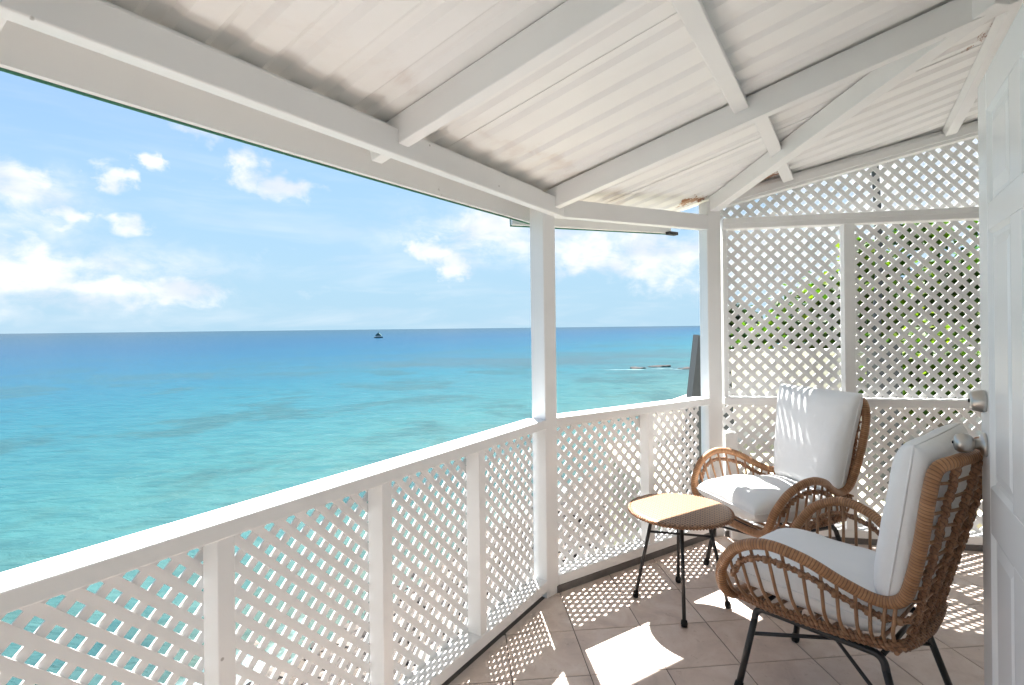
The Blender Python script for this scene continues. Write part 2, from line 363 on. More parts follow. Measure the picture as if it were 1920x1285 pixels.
def add_tube(bm, pts, rad, sides=8, closed=False, caps=True):
    pts = [Vector(p) for p in pts]; k = len(pts); uvl = bm.loops.layers.uv.verify()
    tan = []
    for i in range(k):
        a = pts[i - 1] if (i or closed) else pts[0]; b_ = pts[(i + 1) % k] if (i < k - 1 or closed) else pts[-1]
        tan.append((b_ - a).normalized())
    nrm = tan[0].orthogonal().normalized(); rings = []; lens = [0]
    for i in range(k):
        nrm = (nrm - tan[i] * nrm.dot(tan[i])).normalized(); bn = tan[i].cross(nrm)
        r = rad(i / (k - 1)) if callable(rad) else rad
        rings.append([bm.verts.new(pts[i] + (nrm * math.cos(2 * math.pi * q / sides) + bn * math.sin(2 * math.pi * q / sides)) * r) for q in range(sides)])
        if i: lens.append(lens[-1] + (pts[i] - pts[i - 1]).length)
    lens.append(lens[-1] + (pts[0] - pts[-1]).length)
    for i in range(k if closed else k - 1):
        A, B = rings[i], rings[(i + 1) % k]
        for q in range(sides):
            f = bm.faces.new((A[q], A[(q + 1) % sides], B[(q + 1) % sides], B[q])); f.smooth = True
            for lp, uv in zip(f.loops, ((lens[i], q / sides), (lens[i], (q + 1) / sides), (lens[i + 1], (q + 1) / sides), (lens[i + 1], q / sides))): lp[uvl].uv = uv
    if caps and not closed:
        bm.faces.new(rings[0][::-1]); bm.faces.new(rings[-1])
def tube(name, m, parent, pts, rad, sides=8, closed=False, smooth_n=0):
    bm = bmesh.new()
    if smooth_n: pts = catmull(pts, smooth_n, closed)
    add_tube(bm, pts, rad, sides, closed); return finish(name, bm, m, parent)
def helix(pts, r, turns_per_m, ph=0.0, step=.006):
    """points winding round a polyline"""
    pts = [Vector(p) for p in pts]; L = [0]
    for a, b_ in zip(pts, pts[1:]): L.append(L[-1] + (b_ - a).length)
    n = max(8, int(L[-1] / step)); out = []; nrm = (pts[1] - pts[0]).orthogonal().normalized(); k = 0
    for i in range(n + 1):
        d = L[-1] * i / n
        while k < len(pts) - 2 and L[k + 1] < d: k += 1
        tg = (pts[k + 1] - pts[k]).normalized(); f = (d - L[k]) / max(1e-6, L[k + 1] - L[k]); p = pts[k].lerp(pts[k + 1], f)
        nrm = (nrm - tg * nrm.dot(tg)).normalized(); bn = tg.cross(nrm); a = 2 * math.pi * turns_per_m * d + ph
        out.append(p + (nrm * math.cos(a) + bn * math.sin(a)) * r)
    return out
def add_lathe(bm, o, ax, prof, n=24):
    ax = Vector(ax).normalized(); a = ax.orthogonal().normalized(); b_ = ax.cross(a); o = Vector(o); rings = []
    for (d, r) in prof: rings.append([bm.verts.new(o + ax * d + (a * math.cos(2 * math.pi * q / n) + b_ * math.sin(2 * math.pi * q / n)) * max(r, 1e-4)) for q in range(n)])
    for A, B in zip(rings, rings[1:]):
        for q in range(n): f = bm.faces.new((A[q], A[(q + 1) % n], B[(q + 1) % n], B[q])); f.smooth = True
    bm.faces.new(rings[0][::-1]); bm.faces.new(rings[-1])
def lathe(name, m, parent, o, ax, prof, n=24):
    bm = bmesh.new(); add_lathe(bm, o, ax, prof, n); return finish(name, bm, m, parent)
def clip(poly, a, b_, c):
    """keep a*x + b*y <= c"""
    out = []
    for i in range(len(poly)):
        p, q = poly[i], poly[(i + 1) % len(poly)]; dp = a * p[0] + b_ * p[1] - c; dq = a * q[0] + b_ * q[1] - c
        if dp <= 0: out.append(p)
        if dp * dq < 0: f = dp / (dp - dq); out.append((p[0] + (q[0] - p[0]) * f, p[1] + (q[1] - p[1]) * f))
    return out
def clip_convex(poly, conv):
    cx = sum(p[0] for p in conv) / len(conv); cy = sum(p[1] for p in conv) / len(conv)
    for i in range(len(conv)):
        p, q = conv[i], conv[(i + 1) % len(conv)]; a, b_ = q[1] - p[1], -(q[0] - p[0]); c = a * p[0] + b_ * p[1]
        if a * cx + b_ * cy > c: a, b_, c = -a, -b_, -c
        poly = clip(poly, a, b_, c)
        if len(poly) < 3: return []
    return poly
def area(poly): return abs(sum(p[0] * q[1] - q[0] * p[1] for p, q in zip(poly, poly[1:] + poly[:1]))) / 2
def add_prism(bm, poly, o, ex, ey, ez, z0, z1):
    o = Vector(o); lo = [bm.verts.new(o + ex * p[0] + ey * p[1] + ez * z0) for p in poly]; hi = [bm.verts.new(o + ex * p[0] + ey * p[1] + ez * z1) for p in poly]
    n = len(poly); fs = [bm.faces.new(lo[::-1]), bm.faces.new(hi)]
    for i in range(n): fs.append(bm.faces.new((lo[i], lo[(i + 1) % n], hi[(i + 1) % n], hi[i])))
    bmesh.ops.recalc_face_normals(bm, faces=fs)
def lattice(parent, o, ex, nrm, poly, pitch=.0566, wd=.0272, th=.0058, m='lattice_paint'):
    """two crossing layers of diagonal slats clipped to a convex outline (x along ex, y up); each slat is an object"""
    q = math.sqrt(.5); cx = sum(p[0] for p in poly) / len(poly); cy = sum(p[1] for p in poly) / len(poly)
    for layer, (dx_, dy_) in enumerate(((q, -q), (q, q))):
        nx, ny = -dy_, dx_; ds = [nx * p[0] + ny * p[1] for p in poly]
        k0 = int(math.floor(min(ds) / pitch)) - 1; k1 = int(math.ceil(max(ds) / pitch)) + 1
        for k in range(k0, k1 + 1):
            d = k * pitch + random.uniform(-.0012, .0012); h = wd / 2; Lg = 6; dm = dx_ * cx + dy_ * cy
            quad = [(nx * (d + e) + dx_ * (dm + l), ny * (d + e) + dy_ * (dm + l)) for e, l in ((-h, -Lg), (h, -Lg), (h, Lg), (-h, Lg))]
            pl = clip_convex(quad, poly)
            if len(pl) < 3 or area(pl) < 1.5e-4: continue
            bm = bmesh.new(); z0 = layer * (th - .0004); add_prism(bm, pl, o, ex, Z, nrm, z0, z0 + th); finish('slat', bm, m, parent)

# ------------------------------------------------------------------ plan of the balcony (s = in from the sea rail, t = along it)
def W(s, t, z=0.0): return L0 + E_S * s + E_T * t + Z * z
T1 = 2.058
P1 = W(0, T1); P2 = Vector((1.30, 3.42, 0))
D2 = (P2 - P1).normalized(); N2 = Vector((-D2.y, D2.x, 0)); LEN2 = (P2 - P1).length
D3 = Vector((1.463, -.28, 0)).normalized(); N3 = Vector((-D3.y, D3.x, 0))
OUT = -E_S                                            # outwards from the sea rail
T0 = -1.75; S_IN = 3.0
def st_of(p): d = Vector(p) - L0; return d.dot(E_S), d.dot(E_T)
LEN3 = 2.75
W3 = P2 + D3 * LEN3

# sea, shore, sky
bm = bmesh.new()
for a in ((-24000, -600), (24000, -600), (24000, 30000), (-24000, 30000)): bm.verts.new((a[0], a[1], SEA))
bm.faces.new(bm.verts[:]); struct(finish('sea', bm, 'sea_water'), 'turquoise sea with reef patches reaching the horizon')
def ground_z(s, t):
    sh = -6.1 - max(0, t - 16) * .02 + .7 * noise.noise(Vector((t * .25, 2.2, 0)))
    d = s - sh
    if d < 0: z = SEA + max(d * .16, -2.5)
    else: z = SEA + min(d * .26, 2.35) - .0 + (.12 * noise.noise(Vector((s * .7, t * .7, 4))) if d > .4 else 0)
    return z
bm = bmesh.new(); gs = [-30 + i * .8 for i in range(0, 24)] + [-11 + i * .3 for i in range(50)] + [4 + 2 * i for i in range(1, 32)]
gt = [-40 + 2.0 * i for i in range(18)] + [-4 + .45 * i for i in range(60)] + [23 + 5 * i for i in range(22)]
rows = [[bm.verts.new(W(s, t, ground_z(s, t))) for s in gs] for t in gt]
for r0, r1 in zip(rows, rows[1:]):
    for i in range(len(gs) - 1):
        f = bm.faces.new((r0[i], r0[i + 1], r1[i + 1], r1[i])); f.smooth = True
struct(finish('shore', bm, 'sand'), 'sandy pebble shore below the balcony')
def rock_blob(bm, c, r, sq, tone, lay):
    res = bmesh.ops.create_icosphere(bm, subdivisions=1, radius=1.0); sd_ = random.uniform(0, 99)
    for v in res['verts']:
        p = v.co.copy(); k = 1 + .45 * noise.noise(p * 1.3 + Vector((sd_, 0, 0)))
        v.co = Vector((c[0] + p.x * r * k, c[1] + p.y * r * k * random.uniform(.9, 1.1), c[2] + p.z * r * k * sq)); v[lay] = tone
bm = bmesh.new(); lay = bm.verts.layers.float.new('tone')
for i in range(2600):
    t = random.uniform(-4, 13); s = random.uniform(-7.4, -2.0)
    if random.random() > (.35 if s < -6.3 else 1): continue
    z = max(ground_z(s, t), SEA - .12); rr = random.choice((.06, .08, .1, .12, .2)) * random.uniform(.6, 1.3)
    q = W(s, t, z); rock_blob(bm, q, rr, .6, random.random(), lay)
o = finish('shore_rocks', bm, 'rock'); o['kind'] = 'stuff'; o['label'] = 'brown and pale pebbles along the waterline below the rail'; o['category'] = 'rocks'
for i, (x, y, r, lab) in enumerate(((18.5, 66, .9, 'low dark reef rock awash in the longest line of surf'), (15.0, 63.5, .7, 'small dark reef rock at the seaward end of the surf'), (20.6, 62.0, .8, 'dark reef rock awash beside the shore end of the surf'))):
    bm = bmesh.new(); lay = bm.verts.layers.float.new('tone'); res = bmesh.ops.create_icosphere(bm, subdivisions=3, radius=1)
    for v in res['verts']:
        p = v.co.copy(); k = 1 + .5 * noise.noise(p * 1.6 + Vector((i * 9.1, 0, 0))) + .2 * noise.noise(p * 5)
        v.co = Vector((x + p.x * r * 1.7 * k, y + p.y * r * k, SEA - .08 + p.z * .26 * k)); v[lay] = .0
    tag(finish('reef_rock', bm, 'rock', smooth=True), lab, 'rock', 'rocks of the reef in the surf')

# ------------------------------------------------------------------ balcony floor: slab, each tile, kerb
slab_poly = [tuple(st_of(p)) for p in (W(-.11, T0), W(-.11, T1 + .03), P2 + N2 * .11 + N3 * .05, W3 + N3 * .11)] + [(S_IN + .7, T0)]
bm = bmesh.new(); add_prism(bm, slab_poly, L0, E_S, E_T, Z, -.22, -.003)
slab = struct(finish('balcony_floor', bm, 'grout'), 'pinkish beige square tiled balcony floor')
ta = R(5.4); TE1 = Vector((math.cos(ta), math.sin(ta), 0)); TE2 = Vector((-math.sin(ta), math.cos(ta), 0)); TO = Vector((-.043, 2.345, 0)); PITCH = .305; G = .0018
floor_w = [W(-.02, T0 + .02), W(-.02, T1 + .0), P2 + N2 * .02, W3 + N3 * .02, W(S_IN + .6, T0 + .02)]
fl = [((p - TO).dot(TE1), (p - TO).dot(TE2)) for p in floor_w]
def tile_mesh(poly):
    bm = bmesh.new(); add_prism(bm, poly, (0, 0, 0), TE1, TE2, Z, -.012, 0)
    top = [e for e in bm.edges if all(v.co.z > -.001 for v in e.verts)]
    bmesh.ops.bevel(bm, geom=top, offset=.0014, segments=1, affect='EDGES')
    me = bpy.data.meshes.new('tile'); bm.to_mesh(me); bm.free(); me.materials.append(M['tile']); return me
full = [(G, G), (PITCH - G, G), (PITCH - G, PITCH - G), (G, PITCH - G)]; full_me = tile_mesh(full)
for i in range(-14, 16):
    for j in range(-16, 8):
        sq = [(i * PITCH + a, j * PITCH + b_) for a, b_ in full]; pl = clip_convex(sq, fl)
        if len(pl) < 3 or area(pl) < 4e-4: continue
        if area(pl) > area(sq) - 1e-6: me = full_me
        else: me = tile_mesh([(a - i * PITCH, b_ - j * PITCH) for a, b_ in pl])
        o = bpy.data.objects.new('tile', me); C.objects.link(o); o.parent = slab
        o.location = TO + TE1 * (i * PITCH) + TE2 * (j * PITCH) + Z * random.uniform(-.0006, .0006)
box('kerb', 'concrete', slab, W(0, T0), E_T, OUT, Z, 0, T1 + .02, .000, .105, -.02, .036)
box('kerb', 'concrete', slab, P1, D2, N2, Z, .03, LEN2, .000, .105, -.02, .036)
box('kerb', 'concrete', slab, P2, D3, N3, Z, .05, LEN3, .000, .105, -.02, .036)
found = [(s_ + (.1 if k < 2 else 0), t_) for k, (s_, t_) in enumerate(slab_poly)]
bm = bmesh.new(); add_prism(bm, found, L0, E_S, E_T, Z, -3.9, -.225); struct(finish('foundation_wall', bm, 'house_paint'), 'white rendered base wall under the balcony')

# ------------------------------------------------------------------ railings
RT = .89; RB = .846; SILL0, SILL1 = .034, .086
def railing(label, o, ex, out, length, posts, x_from, x_to, cap_from, cap_to, pitch):
    t = thing('lattice_railing', label, 'railing', o + ex * ((x_from + x_to) / 2), group='lattice railings of the balcony')
    box('top_rail', 'white_paint', t, o, ex, out, Z, cap_from, cap_to, 0, .086, RB, RT, bev=.004)
    box('outer_strip', 'white_paint', t, o, ex, out, Z, cap_from, cap_to, .093, .110, RB - .03, RT - .0015, bev=.003)
    box('bottom_rail', 'white_paint', t, o, ex, out, Z, x_from, x_to, .004, .098, SILL0, SILL1, bev=.006)
    for p in posts: box('post', 'white_paint', t, o, ex, out, Z, p - .022, p + .022, .010, .078, SILL1 - .004, RB + .003, bev=.003)
    for i in range(int((cap_to - cap_from) / .082)):                # laths that close the joint between rail and strip here and there
        a = cap_from + i * .082; box('spacer', 'white_paint', t, o, ex, out, Z, a, a + .05, .0855, .0935, RB + .004, RT - .001, bev=0)
    edges = [x_from] + list(posts) + [x_to]
    for a, b_ in zip(edges, edges[1:]):
        if b_ - a < .06: continue
        lattice(t, o + out * .080, ex, out, [(a + .006, SILL1 - .004), (b_ - .006, SILL1 - .004), (b_ - .006, RB + .004), (a + .006, RB + .004)], pitch, pitch * .485)
    return t
posts = [T1 - .045 - .535 * k for k in range(9)][1:]; posts = [p for p in posts if p > T0 + .1]
railing('long white lattice railing on the open sea side', W(0, 0), E_T, OUT, T1, sorted(posts), T0 + .02, T1 - .04, T0 + .02, T1 - .035, .0475)
railing('short white lattice railing in the bay behind the round table, between the two tall posts', P1, D2, N2, LEN2, [.74], .045, LEN2 - .06, .038, LEN2 - .05, .0525)

def post(label, c, ex, ey, wd, z1):
    bm = bmesh.new(); add_box(bm, c, ex, ey, Z, -wd / 2, wd / 2, -wd / 2, wd / 2, -.002, z1, bev=.005)
    return tag(finish('porch_post', bm, 'white_paint'), label, 'post', 'posts carrying the porch roof')
A1 = (E_T + D2).normalized(); B1 = Vector((-A1.y, A1.x, 0))
ROOF0, SLOPE = 2.042, .262
def roof_z(s): return ROOF0 + SLOPE * s
post('white square timber post at the bend between the long and the short railing', P1 + B1 * .042, A1, B1, .092, roof_z(-.04) - .03)
A2 = (D2 + D3).normalized(); B2 = Vector((-A2.y, A2.x, 0)); p2c = P2 + B2 * .046
post('white square timber post at the corner where short railing meets lattice screen', p2c, A2, B2, .098, roof_z(st_of(p2c)[0]) - .028)

# ------------------------------------------------------------------ lattice screen (end wall)
scr = thing('lattice_screen', 'tall white lattice screen wall behind the armchairs', 'screen', P2 + D3 * 1.3)
x0 = .055; HB, HT = 1.965, 2.035
muls = [.793, 1.60, 2.40]
box('mid_rail', 'white_paint', scr, P2, D3, N3, Z, x0, LEN3, -.006, .094, .842, .892, bev=.004)
box('bottom_rail', 'white_paint', scr, P2, D3, N3, Z, x0, LEN3, .004, .098, SILL0, SILL1, bev=.005)
box('header', 'white_paint', scr, P2, D3, N3, Z, x0, LEN3, -.004, .086, HB, HT, bev=.004)
box('header_trim', 'white_paint', scr, P2, D3, N3, Z, x0, LEN3, -.016, -.0045, HB + .03, HT - .004, bev=.003)
for mx_ in muls:
    box('mullion', 'white_paint', scr, P2, D3, N3, Z, mx_ - .031, mx_ + .031, .008, .076, .892 - .003, HB + .003)
    box('mullion', 'white_paint', scr, P2, D3, N3, Z, mx_ - .031, mx_ + .031, .010, .078, SILL1 - .003, .842 + .003)
box('stub_block', 'white_paint', scr, P2, D3, N3, Z, x0 + .002, x0 + .075, -.002, .074, SILL1 - .002, .665, bev=.005)
box('bottom_block', 'white_paint', scr, P2, D3, N3, Z, x0 + .02, x0 + .17, -.06, .0035, .004, .07, bev=.004)
box('edge_stile', 'white_paint', scr, P2, D3, N3, Z, x0, x0 + .028, .012, .076, .892 - .003, HB + .003)
edges = [x0] + muls + [LEN3]
for a, b_ in zip(edges, edges[1:]):
    lattice(scr, P2 + N3 * .079, D3, N3, [(a, .886), (b_, .886), (b_, HB + .01), (a, HB + .01)])
    lattice(scr, P2 + N3 * .081, D3, N3, [(a, SILL1 - .004), (b_, SILL1 - .004), (b_, .85), (a, .85)])
def wall_roof(x): return roof_z(st_of(P2 + D3 * x)[0])
za, zb = wall_roof(x0) - .085, wall_roof(LEN3) - .085
lattice(scr, P2 + N3 * .079, D3, N3, [(x0, HT - .01), (LEN3, HT - .01), (LEN3, zb), (x0, za)])
up3 = (D3 + Z * (zb - za) / (LEN3 - x0)).normalized()
beam('raking_plate', 'white_paint', scr, P2 + D3 * x0 + N3 * .045 + Z * (za - .005), P2 + D3 * LEN3 + N3 * .045 + Z * (zb - .005), .09, .082, 0)
beam('raking_trim', 'white_paint', scr, P2 + D3 * x0 - N3 * .010 + Z * (za + .012), P2 + D3 * LEN3 - N3 * .010 + Z * (zb + .012), .018, .045, 0)

# ------------------------------------------------------------------ roof
roof = thing('porch_roof', 'low white corrugated sheet roof on painted timber rafters over the balcony', 'roof', W(.8, .8, 2.0))
OV = .13; OV2 = .27
roof_planes = [(W(-OV - .068, 0), -E_S), (P1 + N2 * OV2, N2), (P2 + N3 * .16, N3), (W(S_IN + .3, 0), E_S), (W(0, T0 - .1), -E_T)]
def in_roof_bisect(bm):
    for co, no in roof_planes: bmesh.ops.bisect_plane(bm, geom=bm.verts[:] + bm.edges[:] + bm.faces[:], plane_co=co, plane_no=no, clear_outer=True)
def prof(t):
    ph = (t / .150) % 1.0; hgt = .0135
    if ph < .46: return 0
    if ph < .60: return hgt * (ph - .46) / .14
    if ph < .86: return hgt
    return hgt * (1 - (ph - .86) / .14)
seams = [T0 - .1, -2.7, -1.89, -1.09, -.29, .514, 1.316, 2.118, 2.62, 3.28, 4.1, 4.9]
for i, (a, b_) in enumerate(zip(seams, seams[1:])):
    if b_ - a < .2 or b_ < T0: continue
    bm = bmesh.new(); ts = []; k = a
    marks = sorted({round(q * .150 + d, 5) for q in range(-30, 60) for d in (0, .46 * .15, .60 * .15, .86 * .15)})
    ts = [a - .03] + [q for q in marks if a - .03 < q < b_] + [b_]
    ss_ = [-.6 + .4 * q for q in range(12)]; lift = .004 * (i % 2)
    grid = [[bm.verts.new(W(s, t, roof_z(s) + prof(t) + lift + .0015 * math.sin(s * 5 + t * 3))) for s in ss_] for t in ts]
    for g0, g1 in zip(grid, grid[1:]):
        for q in range(len(ss_) - 1): bm.faces.new((g0[q], g0[q + 1], g1[q + 1], g1[q]))
    in_roof_bisect(bm)
    if not bm.faces: bm.free(); continue
    r_ = bmesh.ops.solidify(bm, geom=bm.faces[:], thickness=.002)
    bm.normal_update(); finish('roof_sheet', bm, 'roof_sheet_paint', roof)
RD = .095
def rafter(s0, t0, s1, t1, wd=.048, dep=RD, name='rafter', gap=.002):
    p0 = W(s0, t0, roof_z(s0) - gap); p1 = W(s1, t1, roof_z(s1) - gap)
    return beam(name, 'white_paint', roof, p0, p1, wd, 0, -dep)
for t in (-1.0, .0, .98): rafter(-OV + .025, t, S_IN, t)
rafter(-.02, T1 + .012, S_IN, T1 + .012, .05, .10)
s2, t2 = st_of(P2 + (-B2) * .0 + A2 * .02)
rafter(s2 - .02, t2 + .0, 1.70, T1 - .035, .062, .092, 'hip_rafter', .012)
for (s, a, b_) in ((.90, 1.005, T1 - .012), (.95, T1 + .038, 3.50), (1.78, T1 + .038, 3.78), (.90, .026, .955), (1.80, 1.005, T1 - .012), (1.80, .026, .955), (.90, -.975, -.026), (1.80, -.975, -.026)):
    p0, p1 = W(s, a, roof_z(s) - .002), W(s, b_, roof_z(s) - .002)
    ax = (p1 - p0).normalized(); up = Vector((-E_S.x * SLOPE, -E_S.y * SLOPE, 1)).normalized(); sd_ = ax.cross(up)
    bm = bmesh.new(); add_box(bm, p0, ax, sd_, up, 0, (p1 - p0).length, -.03, .03, -.048, 0, bev=.004); finish('purlin', bm, 'white_paint', roof)
# plates on the posts
BB, BT = 1.915, 2.003
box('wall_plate', 'white_paint', roof, W(0, 0), E_T, E_S, Z, T0, T1 + .085, .002, .047, BB, BT, bev=.005)
beam('wall_plate', 'white_paint', roof, P1 + D2 * .05 + N2 * .030 + Z * (BB + .002), P2 - D2 * .045 + N2 * .030 + Z * (BB + .047), .05, .094, 0)
box('light_stop', 'white_paint', roof, W(0, 0), E_T, E_S, Z, T0, T1 - .06, -.035, .0015, BT - .03, 2.031, bev=.002)  # strip added above the plate to stop light leaking in under the sheet
# bowed fascia along the sea side (bends out a little between the posts) with the green edge of the roof sheet under it
FB = 1.900
fp = [W(-OV + .012 - .055 * math.sin(math.pi * min(1, max(0, (t - T0) / (T1 + .10 - T0)))) * 1.0, t) for t in [T0 + (T1 + .13 - T0) * k / 24 for k in range(25)]]
def ribbon(pts, th, z0, z1):
    bm = bmesh.new()
    for a, b_ in zip(pts, pts[1:]):
        d = (b_ - a).normalized(); n_ = Vector((-d.y, d.x, 0))
        add_hex(bm, [a + Z * z0, b_ + Z * z0, b_ + n_ * th + Z * z0, a + n_ * th + Z * z0, a + Z * z1, b_ + Z * z1, b_ + n_ * th + Z * z1, a + n_ * th + Z * z1])
    bmesh.ops.remove_doubles(bm, verts=bm.verts, dist=.0008)
    inner = [f for f in bm.faces if sum(1 for g_ in bm.faces if g_ is not f and (g_.calc_center_median() - f.calc_center_median()).length < 1e-5)]
    bmesh.ops.delete(bm, geom=inner, context='FACES'); bmesh.ops.recalc_face_normals(bm, faces=bm.faces); return bm
finish('fascia', ribbon(fp, .02, FB, roof_z(-OV - .05) - .001), 'white_paint', roof)
fp2 = [p + OUT * .006 for p in fp]
finish('drip_edge', ribbon([p + OUT * .021 for p in fp], .004, FB - .006, roof_z(-OV - .05) - .008), 'green_roof_edge', roof)
e0 = P1 + N2 * (OV2 - .022) - D2 * .06; e1 = P2 + N2 * (OV2 - .022) - D2 * .12
zf0 = 1.902; zf1 = 1.967
p0, p1 = e0 + Z * zf0, e1 + Z * zf1
beam('fascia', 'white_paint', roof, p0, p1, .02, .095, 0)
beam('drip_edge', 'green_roof_edge', roof, p0 + N2 * .013 - Z * .006, p1 + N2 * .013 - Z * .006, .004, .09, 0, bev=0)
box('bracket', 'dark_gap', roof, e1 + Z * zf1, D2, N2, Z, -.06, .02, -.05, -.012, -.016, .004, bev=.001)

# ------------------------------------------------------------------ house walls beside and behind the camera, door
hw = thing('house', 'white rendered house wall that the door hangs on', 'house', W(1.75, -.8))
def wall_st(s0, s1, t0, t1, z1, name='wall'):
    return box(name, 'wall_paint', hw, L0, E_S, E_T, Z, s0, s1, t0, t1, .001, z1, bev=.004)
bm = bmesh.new()
def wedge(s0, s1, t0, t1, name='wall'):
    bm = bmesh.new(); P = lambda s, t, z: W(s, t, z)
    za_, zb_ = roof_z(s0) - .006, roof_z(s1) - .006
    add_hex(bm, [P(s0, t0, .001), P(s1, t0, .001), P(s1, t1, .001), P(s0, t1, .001), P(s0, t0, za_), P(s1, t0, zb_), P(s1, t1, zb_), P(s0, t1, za_)])
    bmesh.ops.recalc_face_normals(bm, faces=bm.faces); return finish(name, bm, 'wall_paint', hw)
wedge(1.68, 1.80, T0, .90); wedge(1.80, S_IN, .78, .90); wedge(S_IN, S_IN + .1, .78, 3.95); wedge(-.02, 1.68, T0 - .1, T0 - .002)

HINGE = W(1.60, .925); FREE = W(1.60, 1.728); DL = (FREE - HINGE).length; DX = (FREE - HINGE).normalized(); DN = OUT.copy()   # face normal to the sea
door = thing('panel_door', 'white six panel door standing open at the edge of the balcony', 'door', HINGE)
DH = 2.035; DT = .042; st_w = .112; z_b = .012
ybands = [(z_b, .24), (.775, .90), (1.60, 1.675), (1.93, DH)]
for x0_, x1_ in ((0, st_w), (DL - st_w, DL)): box('stile', 'door_paint', door, HINGE, DX, DN, Z, x0_, x1_, -DT, 0, z_b, DH, bev=.003)
for a, b_ in ybands: box('rail', 'door_paint', door, HINGE, DX, DN, Z, st_w + .0002, DL - st_w - .0002, -DT + .0006, -.0006, a, b_, bev=.0015)
mid = DL / 2
for (a, b_) in ((.24, .775), (.90, 1.60), (1.675, 1.93)): box('mullion', 'door_paint', door, HINGE, DX, DN, Z, mid - .05, mid + .05, -DT + .001, -.001, a + .0002, b_ - .0002, bev=.0015)
def raised(x0_, x1_, z0_, z1_):
    bm = bmesh.new()
    for side in (0, 1):
        yy = (lambda d: -d) if side == 0 else (lambda d: -DT + d)
        rings = [(0, .001), (.010, .010), (.022, .011), (.050, .0045)]
        vs_ = [[bm.verts.new(HINGE + DX * px + DN * yy(d) + Z * pz) for px, pz in ((x0_ + i, z0_ + i), (x1_ - i, z0_ + i), (x1_ - i, z1_ - i), (x0_ + i, z1_ - i))] for i, d in rings]
        for A, B in zip(vs_, vs_[1:]):
            for q in range(4): bm.faces.new((A[q], A[(q + 1) % 4], B[(q + 1) % 4], B[q]))
        bm.faces.new(vs_[-1])
    bmesh.ops.recalc_face_normals(bm, faces=bm.faces); return finish('panel', bm, 'door_paint', door)
for (a, b_) in ((.24, .775), (.90, 1.60), (1.675, 1.93)):
    raised(st_w, mid - .05, a, b_); raised(mid + .05, DL - st_w, a, b_)
kp = HINGE + DX * (DL - .062)
dbolt = lathe('deadbolt', 'steel', door, kp + Z * 1.128, DN, [(-.001, .030), (.004, .032), (.010, .0315), (.030, .026), (.034, .023), (.0345, .010), (.034, .001)], 32)
lathe('keyhole', 'dark_gap', dbolt, kp + Z * 1.128, DN, [(.0335, .0055), (.0375, .0052), (.038, .001)], 12)
rose = lathe('knob_rose', 'steel', door, kp + Z * 1.006, DN, [(-.001, .033), (.005, .034), (.010, .031), (.013, .016), (.028, .0135)], 32)
lathe('door_knob', 'steel', rose, kp + Z * 1.006, DN, [(.024, .013), (.030, .021), (.038, .0255), (.048, .0275), (.060, .0265), (.068, .0215), (.071, .012), (.0715, .001)], 32)
lathe('key_button', 'dark_gap', rose, kp + Z * 1.006, DN, [(.0705, .004), (.0745, .0038), (.075, .001)], 12)
box('latch_plate', 'brass', door, HINGE, DX, DN, Z, DL - .002, DL + .001, -DT / 2 - .012, -DT / 2 + .012, .975, 1.035, bev=0)

